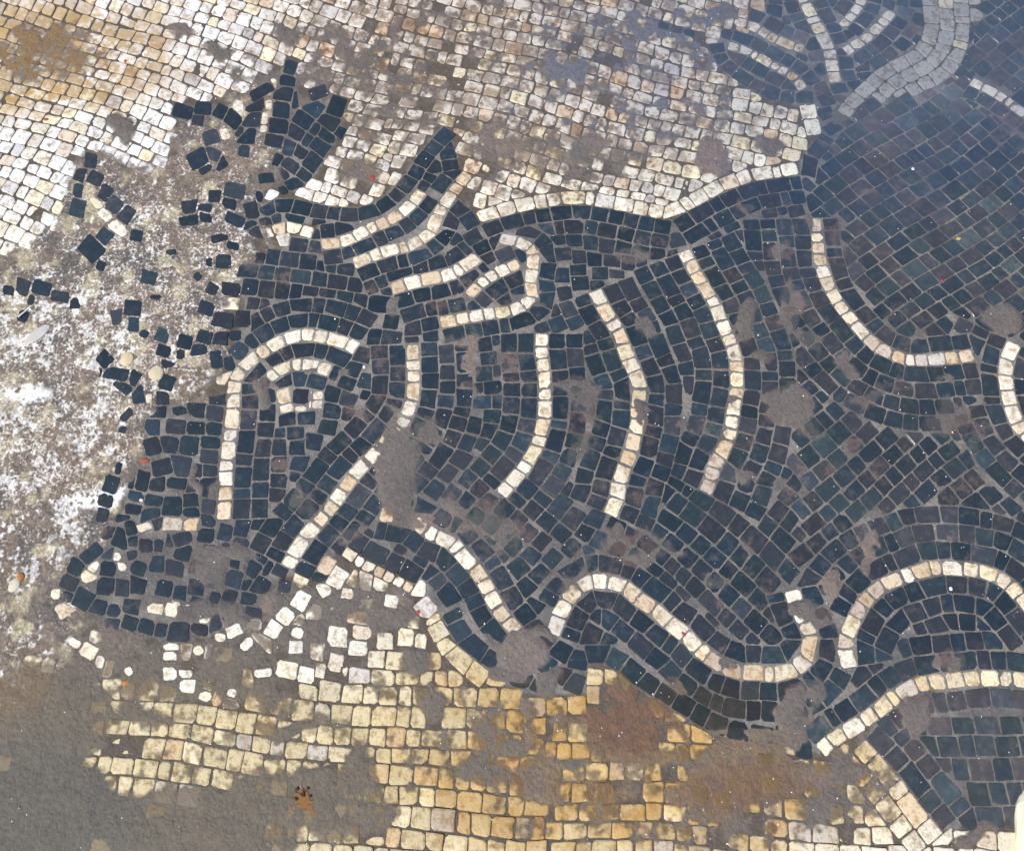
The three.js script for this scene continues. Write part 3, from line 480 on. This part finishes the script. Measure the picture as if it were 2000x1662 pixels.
// what pale stones carry: brown staining and pits (times the stone's own colour)
const paleStain = texture((X, Z) => {
  const [x, y] = grid(X, Z), n = fbm(X / 2.6, Z / 2.6, 301, 4), n2 = fbm(X / 16, Z / 16, 321, 3), n3 = noise(X / 0.9, Z / 0.9, 341);
  const upper = fade(x, y, 1050, 130, 620, 330), ochre = fade(x, y, 1250, 1500, 560, 240), brown = fade(x, y, 95, 110, 310, 135);
  let c = [1, 1, 1];
  c = blend(c, [0.62, 0.44, 0.24], clamp(sstep(0.5, 0.78, n * 0.7 + n2 * 0.35) * (0.5 + 0.5 * upper + 0.35 * ochre)));
  c = blend(c, [0.36, 0.28, 0.22], 0.75 * sstep(0.60, 0.74, n3 * 0.35 + n * 0.7) * (0.5 + 0.7 * upper));
  c = blend(c, [0.45, 0.38, 0.3], 0.55 * sstep(0.6, 0.82, noise(X / 0.62, Z / 0.62, 361) * 0.7 + n * 0.4));
  c = blend(c, [0.40, 0.33, 0.29], 0.8 * upper * sstep(0.44, 0.66, fbm(X / 7, Z / 7, 351, 4)));
  c = blend(c, [0.50, 0.33, 0.13], 0.85 * brown * sstep(0.30, 0.6, n2 * 0.6 + n * 0.4 + 0.08));
  c = blend(c, [0.80, 0.60, 0.28], 0.7 * ochre * sstep(0.3, 0.7, n2 + 0.1));
  c = blend(c, [0.20, 0.165, 0.14], 0.88 * sstep(-0.44, 0.0, raster(heights, X, Z) + (n - 0.5) * 0.5 - 0.28 * soft(maskDark, x, y)) * (1 - raster(carved, X, Z)));
  c = blend(c, [0.42, 0.17, 0.05], 0.85 * (1 - sstep(0.5, 1.1, dist(x + (n - 0.5) * 40, y + (n2 - 0.5) * 40, 600, 1570, 46, 22))));
  return c;
}, true);
// dark stones: absolute colour, thin dust, plus water haze and sky sheen painted in pale
const darkToneHaze = texture((X, Z) => {
  const [x, y] = grid(X, Z), n = fbm(X / 3, Z / 3, 401, 4), n2 = fbm(X / 22, Z / 22, 421, 3), n3 = noise(X / 0.8, Z / 0.8, 441);
  let c = [0.0225, 0.0315, 0.0385];
  const hazeDust = 0.015 + 0.32 * fade(x, y, 1900, 1480, 330, 200) + 0.20 * fade(x, y, 1900, 330, 300, 280) + 0.10 * fade(x, y, 1700, 750, 420, 420) + 0.08 * fade(x, y, 950, 1000, 300, 160) + 0.34 * fade(x, y, 1640, 60, 480, 260);
  c = blend(c, [0.13, 0.118, 0.108], clamp(hazeDust * (0.5 + n2) + 0.25 * hazeDust * (n - 0.5) + 0.10 * sstep(0.55, 0.8, n) + 0.1 * sstep(0.8, 0.95, n3)));
  c = blend(c, C.dim, 0.9 * sstep(-0.28, 0.0, raster(heights, X, Z) + (n - 0.5) * 0.22 + (n3 - 0.5) * 0.16) * (1 - raster(carved, X, Z)));
  c = blend(c, [0.034, 0.030, 0.016], 0.7 * fade(x, y, 1330, 1395, 220, 90) + 0.5 * fade(x, y, 1080, 1340, 100, 40));  // olive tint along the lower edge of the beast
  return c.map((v) => v * (0.8 + 0.4 * n));
}, true);

// ------------------------------------------------------------------ materials
const M = {
  bed: new THREE.MeshPhysicalMaterial({ name: 'mortar_and_silt', map: bedColour, bumpMap: bedBump, bumpScale: 0.0009, roughness: 0.82 }),
  pale: new THREE.MeshPhysicalMaterial({ name: 'pale_limestone', map: paleStain, vertexColors: true, bumpMap: bedBump, bumpScale: 0.0004, roughness: 0.62 }),
  dark: new THREE.MeshPhysicalMaterial({ name: 'dark_basalt', map: darkToneHaze, vertexColors: true, bumpMap: bedBump, bumpScale: 0.00009, roughness: 0.3, specularIntensity: 1 }),
  earth: new THREE.MeshStandardMaterial({ name: 'earth', color: new THREE.Color().setRGB(0.12, 0.1, 0.085), roughness: 0.95 }),
};

// ------------------------------------------------------------------ stones as meshes
const PALETTE = [[0.85, 1.0, 1.06], [0.92, 1.0, 1.04], [0.78, 0.95, 1.0], [0.92, 1.06, 0.98], [0.84, 1.0, 0.94], [1.3, 1.13, 1.06], [1.2, 1.06, 1.02], [1.1, 1.02, 1.0], [1.35, 1.12, 1.02], [0.9, 0.98, 1.0]];
function stoneColour(t) {
  const [x, y] = t.g;
  if (t.tone === 'dark') { const p = PALETTE[Math.floor(rnd() * PALETTE.length)], k = rr(0.78, 1.12) + (rnd() < 0.18 ? rr(0.1, 0.5) : 0); return p.map((v) => v * k); }
  let c = [0.84, 0.78, 0.64];
  if (t.of === 'field' || t.of === 'fieldLow') {
    c = blend(c, [0.86, 0.84, 0.79], fade(x, y, 250, 200, 520, 320));
    c = blend(c, [0.60, 0.53, 0.45], 0.85 * fade(x, y, 1080, 110, 620, 260));
    c = blend(c, [0.60, 0.49, 0.27], 0.95 * fade(x, y, 850, 1500, 1100, 340) * (1 - 0.75 * fade(x, y, 620, 1250, 170, 110)));
    c = blend(c, [0.56, 0.40, 0.18], 0.8 * fade(x, y, 1270, 1490, 430, 210));
  }
  if (t.loose && t.of === 'fieldLow') c = [0.84, 0.79, 0.66];
  if (t.of === 'palm') c = t.line === undefined ? [0.36, 0.335, 0.30] : [0.62, 0.58, 0.51];
  if (t.line !== undefined) {
    c = blend(c, [0.60, 0.45, 0.26], rnd() < 0.36 ? rr(0.35, 0.8) : rr(0.05, 0.3));
    c = blend(c, [0.42, 0.32, 0.28], 0.75 * fade(x, y, 1685, 1195, 60, 80) + 0.6 * fade(x, y, 1400, 925, 40, 70) + 0.6 * fade(x, y, 1594, 445, 24, 50) + 0.5 * fade(x, y, 1720, 675, 60, 30) + 0.6 * fade(x, y, 1420, 1305, 60, 24));
    c = blend(c, [0.74, 0.58, 0.30], 0.6 * fade(x, y, 1850, 1340, 260, 60) + 0.5 * fade(x, y, 1960, 1140, 90, 60));
    c = blend(c, [0.5, 0.46, 0.42], 0.5 * fade(x, y, 1960, 200, 120, 80));
  }
  const q = rnd() * (t.of === 'palm' ? 3 : 1);
  if (q < 0.10) c = blend(c, [0.62, 0.40, 0.20], rr(0.3, 0.6));
  else if (q < 0.18) c = blend(c, [0.50, 0.46, 0.46], rr(0.3, 0.7));
  else if (q < 0.30) c = blend(c, [0.80, 0.70, 0.46], rr(0.4, 0.9));
  const k = rr(0.86, 1.08);
  return c.map((v) => v * k);
}
function stoneGeometry(t) {
  const worn = t.loose ? 0.75 : clamp(sstep(-0.35, 0.1, raster(heights, t.c[0], t.c[1])) * 0.9 + 0.1), base = Math.min(...t.e.map(([nx, nz, d]) => d - t.c[0] * nx - t.c[1] * nz));
  const ring = [], p = t.p, n = p.length, cx = t.c[0], cz = t.c[1];
  for (let i = 0; i < n; i++) {
    const a = p[(i + n - 1) % n], b = p[i], c = p[(i + 1) % n], la = Math.hypot(a[0] - b[0], a[1] - b[1]), lc = Math.hypot(c[0] - b[0], c[1] - b[1]);
    const cut = rr(0.25, mix(t.tone === 'pale' ? 1.7 : 1.0, 2.4, worn)) * (rnd() < 0.08 ? 1.8 : 1), ka = Math.min(0.38, cut / la), kc = Math.min(0.38, cut * rr(0.7, 1.3) / lc);
    ring.push([mix(b[0], a[0], ka), mix(b[1], a[1], ka)], [mix(b[0], c[0], kc), mix(b[1], c[1], kc)]);
    if (lc > 7 && n < 6) { const f = rr(0.4, 0.6), m = rr(-0.12, 0.3) / Math.max(2, base); ring.push([mix(mix(b[0], c[0], f), cx, m), mix(mix(b[1], c[1], f), cz, m)]); }
  }
  const N = ring.length, poke = t.of === 'fieldLow' && rnd() < 0.34 ? rr(0.15, 0.5) : 0, sunk = !poke && !t.loose && ((t.of === 'fieldLow' && rnd() < 0.8 * fade(t.g[0], t.g[1], 480, 1265, 340, 105) + 0.4 * fade(t.g[0], t.g[1], 350, 1580, 400, 60) + 0.3 * fade(t.g[0], t.g[1], 1420, 1530, 240, 110) + 0.04) || (t.of === 'field' && rnd() < 0.03 + 0.06 * fade(t.g[0], t.g[1], 950, 200, 420, 200))), rise = sunk ? -0.75 : t.loose ? 0.06 : poke + rr(-0.12, 0.16) + (t.tone === 'pale' ? 0.05 : 0), lean = t.loose ? 0.006 : 0.022, tx = rr(-lean, lean), tz = rr(-lean, lean), dome = rr(0.06, 0.2) + poke * 0.5, ch = Math.min((t.tone === 'pale' ? 0.6 : 0.26) / base, 0.16) * rr(0.6, 1.2);
  const pos = [], index = [], uv = [], col = stoneColour(t);
  const put = (x, y, z) => { pos.push((x - cx) / 1000, y / 1000, (z - cz) / 1000); uv.push(...uvOf(x, z)); return pos.length / 3 - 1; };
  const top = ring.map((q) => [mix(q[0], cx, ch), mix(q[1], cz, ch)]), hy = (q, y) => y + rise + (q[0] - cx) * tx + (q[1] - cz) * tz;
  const mid = put(cx, hy([cx, cz], dome), cz), first = top.map((q) => put(q[0], hy(q, -0.02), q[1]));
  for (let i = 0; i < N; i++) index.push(mid, first[(i + 1) % N], first[i]);
  const bands = [[top, ring, -0.02, -0.42], [ring, ring, -0.42, -3.2]];
  for (const [A, B, ya, yb] of bands) {
    const u = A.map((q) => put(q[0], hy(q, ya), q[1])), v = B.map((q) => put(q[0], hy(q, yb), q[1]));
    for (let i = 0; i < N; i++) { const k = (i + 1) % N; index.push(u[i], u[k], v[i], u[k], v[k], v[i]); }
  }
  const g = new THREE.BufferGeometry();
  g.setAttribute('position', new THREE.Float32BufferAttribute(pos, 3));
  g.setAttribute('uv', new THREE.Float32BufferAttribute(uv, 2));
  g.setAttribute('color', new THREE.Float32BufferAttribute(pos.map((_, i) => col[i % 3]), 3));
  g.setIndex(index);
  g.computeVertexNormals();
  return g;
}
const named = new Map();
function numbered(name) { const k = named.get(name) ?? 0; named.set(name, k + 1); return k ? name + '_' + String(k).padStart(3, '0') : name; }
function mesh(name, g, m, parent) { const o = new THREE.Mesh(g, m); o.name = numbered(name); o.castShadow = o.receiveShadow = true; parent.add(o); return o; }
function tag(o, label, category, group) { o.userData.label = label; o.userData.category = category; if (group) o.userData.group = group; return o; }
function thing(name, x, z, label, category) { const o = new THREE.Group(); o.name = numbered(name); o.position.set(x / 1000, 0, z / 1000); scene.add(o); return tag(o, label, category); }

// the setting
{
  const pos = new Float32Array(NX * NZ * 3), uv = new Float32Array(NX * NZ * 2), index = [];
  for (let j = 0; j < NZ; j++) for (let i = 0; i < NX; i++) {
    const k = j * NX + i, X = BX0 + i / (NX - 1) * BW_, Z = BZ0 + j / (NZ - 1) * BH_;
    pos.set([X / 1000, heights[k] / 1000, Z / 1000], k * 3); uv.set(uvOf(X, Z), k * 2);
    if (i < NX - 1 && j < NZ - 1) index.push(k, k + NX, k + 1, k + 1, k + NX, k + NX + 1);
  }
  const g = new THREE.BufferGeometry();
  g.setAttribute('position', new THREE.BufferAttribute(pos, 3));
  g.setAttribute('uv', new THREE.BufferAttribute(uv, 2));
  g.setIndex(index);
  g.computeVertexNormals();
  const floor = mesh('mortar_floor', g, M.bed, scene);
  floor.userData.kind = 'structure';
  const e = new THREE.PlaneGeometry(30, 30).rotateX(-Math.PI / 2).translate(0, -0.006, 0);
  const earth = mesh('ground', e, M.earth, scene);
  earth.userData.kind = 'structure';
}

// shallow water standing over the top right of the floor
{
  const nx = 60, nz = 40, x0 = -60, x1 = 420, z0 = -330, z1 = 20, g = new THREE.PlaneGeometry((x1 - x0) / 1000, (z1 - z0) / 1000, nx, nz).rotateX(-Math.PI / 2).translate((x0 + x1) / 2000, 0.0012, (z0 + z1) / 2000);
  const W = 480, H = 350, data = new Uint8Array(W * H * 4);
  for (let j = 0; j < H; j++) for (let i = 0; i < W; i++) {
    const X = x0 + (i + 0.5) / W * (x1 - x0), Z = z1 - (j + 0.5) / H * (z1 - z0), [x, y] = grid(X, Z), o = (j * W + i) * 4;
    const depth = 1.25 - Math.hypot((x - 1760) / 820, (y + 60) / 560) + (fbm(X / 30, Z / 30, 501, 4) - 0.5) * 0.5;
    const edge = Math.min(i, j, W - 1 - i, H - 1 - j) / 12;
    data[o] = data[o + 1] = data[o + 2] = 255 * sstep(0.05, 0.75, depth) * (i < W / 2 || j > H / 2 ? clamp(edge) : 1); data[o + 3] = 255;
  }
  const a = new THREE.DataTexture(data, W, H, THREE.RGBAFormat, THREE.UnsignedByteType);
  a.magFilter = THREE.LinearFilter; a.needsUpdate = true;
  const water = mesh('water', g, new THREE.MeshPhysicalMaterial({ name: 'water', color: new THREE.Color().setRGB(0.90, 0.93, 0.96), transmission: 1, thickness: 0, ior: 2, roughness: 0.1, transparent: true, alphaMap: a }), scene);
  water.userData.kind = 'structure';
}

// the mosaic's figures and its pale field
const OWNERS = {
  beast: ['mosaic_beast', 'large dark mosaic beast with pale curved mane lines and its snout at the left', 'mosaic beast'],
  palm: ['mosaic_palmette', 'dark fan-shaped mosaic palmette with pale leaf lines above the beast\'s back', 'mosaic palmette'],
  limb: ['mosaic_limb', 'dark mosaic limb below the pale haunch line in the bottom right corner', 'mosaic limb'],
  crest: ['mosaic_crest', 'spiky tuft of dark mosaic leaves standing free above the beast\'s head', 'mosaic crest'],
  sprig: ['mosaic_sprig', 'small curved sprig of dark stones with one pale vein, alone in the broken plaster', 'mosaic sprig'],
  wave: ['mosaic_wave', 'short wavy row of dark stones at the left edge of the broken plaster', 'mosaic fragment'],
  drop: ['mosaic_dash', 'short dash of three small dark stones in the muddy pale field near the palmette', 'mosaic fragment'],
  field: ['mosaic_field', 'upper pale mosaic field of cream stones above the beast', 'mosaic field'],
  fieldLow: ['mosaic_field', 'lower pale mosaic field of yellowed, half buried stones below the beast', 'mosaic field'],
};
const frameShare = (t) => { const [x, y] = t.g; return x > -15 && x < 2015 && y > -15 && y < 1677; };
for (const t of tiles) if (t.of === 'field' && t.g[1] > 800) t.of = 'fieldLow';
let report = [];
for (const k in OWNERS) {
  const own = tiles.filter((t) => t.of === k);
  if (!own.length) continue;
  const [ox, oz] = centre(own.map((t) => t.c)), root = thing(OWNERS[k][0], ox, oz, OWNERS[k][1], OWNERS[k][2]), rest = { dark: [], pale: [] }, loose = [];
  const place = (t, name, parent, px, pz) => { const o = mesh(name, stoneGeometry(t), M[t.tone], parent); o.position.set((t.c[0] - px) / 1000, 0, (t.c[1] - pz) / 1000); return o; };
  LINES.forEach((l, i) => {
    const of = own.filter((t) => t.line === i);
    if (!of.length) return;
    const c = centre(of.map((t) => t.c)), g = new THREE.Group();
    g.name = numbered(l.part); g.position.set((c[0] - ox) / 1000, 0, (c[1] - oz) / 1000); root.add(g);
    for (const t of of) place(t, 'pale_tessera', g, c[0], c[1]);
  });
  const free = own.filter((t) => t.line === undefined);
  for (const tone of ['dark', 'pale']) {
    const seen = free.filter((t) => t.tone === tone && frameShare(t) && raster(heights, t.c[0], t.c[1]) < 0.3).sort((a, b) => b.area / (620 - b.c[1]) - a.area / (620 - a.c[1]) || a.c[0] - b.c[0]), keep = new Set(seen.slice(0, 300));
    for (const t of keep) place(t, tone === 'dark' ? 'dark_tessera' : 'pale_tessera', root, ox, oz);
    const rest = free.filter((t) => t.tone === tone && !keep.has(t));
    if (rest.length) {
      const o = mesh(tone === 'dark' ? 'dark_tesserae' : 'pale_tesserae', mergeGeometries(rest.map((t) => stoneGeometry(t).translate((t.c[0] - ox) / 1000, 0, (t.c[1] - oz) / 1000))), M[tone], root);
      o.userData.kind = 'stuff';
    }
    report.push(k + ' ' + tone + ' ' + keep.size + '+' + rest.length);
  }
}
// ------------------------------------------------------------------ small things lying on the floor
function lump(x, y, w, h, d, name, label, category, color, sd, rough = 0.7, turn = 0) {       // a small irregular stone, w x h x d mm
  const g = new THREE.IcosahedronGeometry(1, 3), p = g.attributes.position, c = ground(x, y);
  for (let i = 0; i < p.count; i++) {
    const X = p.getX(i), Y = p.getY(i), Z = p.getZ(i), k = 0.8 + 0.4 * fbm(X * 1.7 + 9, Y * 1.7 + Z * 1.3 + 5, sd, 3);
    p.setXYZ(i, X * k * w / 2000, Y * k * d / 2000, Z * k * h / 2000);
  }
  g.computeVertexNormals();
  const o = mesh(name, g, new THREE.MeshStandardMaterial({ color: new THREE.Color().setRGB(...color), roughness: rough }), scene);
  o.position.set(c[0] / 1000, Math.max(-0.1, raster(heights, c[0], c[1])) / 1000 + d / 12000, c[1] / 1000);
  o.rotation.y = turn;
  return tag(o, label, category);
}
lump(248, 702, 8, 9, 3, 'pebble', 'round cream pebble set in the plaster above the dark fish-tail stones', 'pebble', [0.62, 0.50, 0.31], 601);
lump(305, 730, 9, 10, 3, 'pebble', 'larger round cream pebble with a brown hollow, below and right of the other', 'pebble', [0.58, 0.49, 0.33], 611);
lump(41, 1127, 4, 5, 3, 'stone_chip', 'orange stone chip on the mud at the left edge, beside a pale lump', 'stone chip', [0.42, 0.16, 0.03], 621);
lump(28, 1143, 6, 9, 3, 'stone_chip', 'pale cream lump just below the orange chip at the left edge', 'stone chip', [0.62, 0.55, 0.42], 631, 0.7, -0.5);
lump(245, 1335, 4, 3, 1.6, 'stone_chip', 'tiny orange chip in the grey mud below the beast\'s jaw', 'stone chip', [0.45, 0.19, 0.03], 641);
lump(281, 900, 6, 3.5, 1.6, 'brick_chip', 'red brick chip in the mortar left of the muzzle', 'brick chip', [0.30, 0.075, 0.04], 651);
lump(90, 233, 3.4, 2, 1.4, 'brick_chip', 'small red brick chip between bright pale stones near the upper left corner', 'brick chip', [0.36, 0.05, 0.04], 661);
lump(245, 119, 2.2, 2.6, 1.2, 'brick_chip', 'tiny red brick chip beside the ochre stained pale stones', 'brick chip', [0.36, 0.05, 0.04], 671);
lump(727, 347, 4, 4.4, 1.4, 'brick_chip', 'dull red brick chip between pale stones left of the mane lock', 'brick chip', [0.28, 0.06, 0.04], 681);
lump(1872, 466, 3, 2.4, 1.6, 'seed', 'tiny yellow seed on the dark stones of the beast\'s back', 'seed', [0.55, 0.40, 0.06], 691);
lump(1840, 549, 1.4, 3, 1, 'brick_chip', 'tiny red brick chip in a joint of the beast\'s dark back', 'brick chip', [0.36, 0.05, 0.04], 701, 0.7, 0.6);
lump(1335, 1238, 1.6, 3, 1, 'brick_chip', 'small red brick chip beside the pale belly scroll', 'brick chip', [0.34, 0.06, 0.05], 711, 0.7, 0.7);
lump(817, 1195, 2.4, 2.4, 1, 'brick_chip', 'tiny red chip on the pale contour stones under the throat', 'brick chip', [0.36, 0.05, 0.04], 721);
lump(276, 727 + 250, 2.4, 2, 1.2, 'stone_chip', 'tiny pale chip between the dark stones of the muzzle', 'stone chip', [0.75, 0.72, 0.68], 731);
lump(1783, 330, 2.2, 2.2, 1.6, 'stone_chip', 'single white chip on the dark stones in the middle of the beast\'s back', 'stone chip', [0.8, 0.8, 0.78], 741);
lump(1857, 1150, 1.9, 2.4, 1.5, 'stone_chip', 'white chip on the dark stones inside the right hand scroll', 'stone chip', [0.8, 0.8, 0.78], 751);
lump(711, 717, 1.7, 2.2, 1.3, 'stone_chip', 'two-lobed white chip on the dark stones behind the eye', 'stone chip', [0.8, 0.8, 0.78], 761);
// a rotten leaf with its dark stalk, on the pale stones at the bottom
{
  const [X, Z] = ground(596, 1572), root = thing('leaf', X, Z, 'rotting orange brown leaf with black crumbs on the half buried pale stones at the bottom', 'leaf');
  const shape = new THREE.Shape(), N = 40;
  for (let i = 0; i <= N; i++) { const a = i / N * 2 * Math.PI, r = (7.5 + 9 * (fbm(Math.cos(a) * 3 + 7, Math.sin(a) * 3 + 7, 801, 3) - 0.5) * 2) * (1 - 0.62 * Math.max(0, Math.sin(a)) ** 2), px = Math.cos(a) * r * 1.35 / 1000, py = Math.sin(a) * r * 0.8 / 1000; i ? shape.lineTo(px, py) : shape.moveTo(px, py); }
  const blade = new THREE.ExtrudeGeometry(shape, { depth: 0.0003, bevelEnabled: false, curveSegments: 6 }).rotateX(-Math.PI / 2);
  const b = mesh('blade', blade, new THREE.MeshStandardMaterial({ color: new THREE.Color().setRGB(0.22, 0.10, 0.03), roughness: 0.75, bumpMap: bedBump, bumpScale: 0.0004 }), root);
  b.position.y = 0.0005; b.rotation.set(0, 2.7, 0.02); b.scale.set(0.85, 1, 0.8);
  const crumbs = [];
  for (let i = 0; i < 9; i++) { const u = rr(-1, 1), r = rr(0.3, 1.5); crumbs.push(new THREE.TetrahedronGeometry(r / 1000, 1).rotateY(rr(0, 6)).translate((u * 4 - 1) / 1000, 0.0012, (-6 + rr(-3, 3)) / 1000)); }
  mesh('crumbs', mergeGeometries(crumbs), new THREE.MeshStandardMaterial({ color: new THREE.Color().setRGB(0.07, 0.035, 0.018), roughness: 0.9 }), root);
}
// a pale splinter and a shell flake in the plaster
{
  const [X, Z] = ground(46, 613), g = new THREE.CylinderGeometry(0.0006, 0.0004, 0.0075, 7, 6), p = g.attributes.position;
  for (let i = 0; i < p.count; i++) p.setX(i, p.getX(i) + 0.0004 * Math.sin(p.getY(i) * 500));
  g.rotateZ(Math.PI / 2); g.computeVertexNormals();
  const o = mesh('splinter', g, new THREE.MeshStandardMaterial({ color: new THREE.Color().setRGB(0.7, 0.68, 0.63), roughness: 0.6 }), scene);
  o.position.set(X / 1000, 0.0012, Z / 1000); o.rotation.y = 0.9;
  tag(o, 'thin pale splinter lying across a dark stone near the left edge', 'splinter');
  const f = lump(72, 655, 18, 7, 1.6, 'shell_flake', 'long pale shell flake in the plaster near the left edge', 'shell flake', [0.52, 0.49, 0.45], 821, 0.5, 0.75);
  f.position.y += 0.0003;
}
// an added pale stone standing in for the bright glow in the bottom right corner
lump(2030, 1652, 26, 60, 14, 'added_glow_stone', 'rounded pale stone added for the bright glow in the bottom right corner', 'stone', [0.86, 0.78, 0.58], 841, 0.6);
// glinting grains of sand
{
  const n = 900, g = new THREE.OctahedronGeometry(0.00042, 0), grains = new THREE.InstancedMesh(g, new THREE.MeshPhysicalMaterial({ color: 0xffffff, roughness: 0.12 }), n), m4 = new THREE.Matrix4(), q = new THREE.Quaternion(), e = new THREE.Euler();
  for (let i = 0; i < n; i++) {
    const x = rr(0, 2000), y = rr(0, 1662), [X, Z] = ground(x, y), k = rr(0.4, 1) ** 2 * 1.25;
    m4.compose(new THREE.Vector3(X / 1000, Math.max(0.00015, raster(heights, X, Z) / 1000 + 0.0001), Z / 1000), q.setFromEuler(e.set(rr(0, 6), rr(0, 6), rr(0, 6))), new THREE.Vector3(k, k * rr(0.7, 1.2), k * rr(0.7, 1.4)));
    grains.setMatrixAt(i, m4);
  }
  grains.name = 'sand'; grains.userData.kind = 'stuff'; grains.castShadow = true;
  tag(grains, 'scattered white grains of sand all over the mosaic', 'sand');
  scene.add(grains);
}
console.log(report.join(', '));

renderer.render(scene, camera);
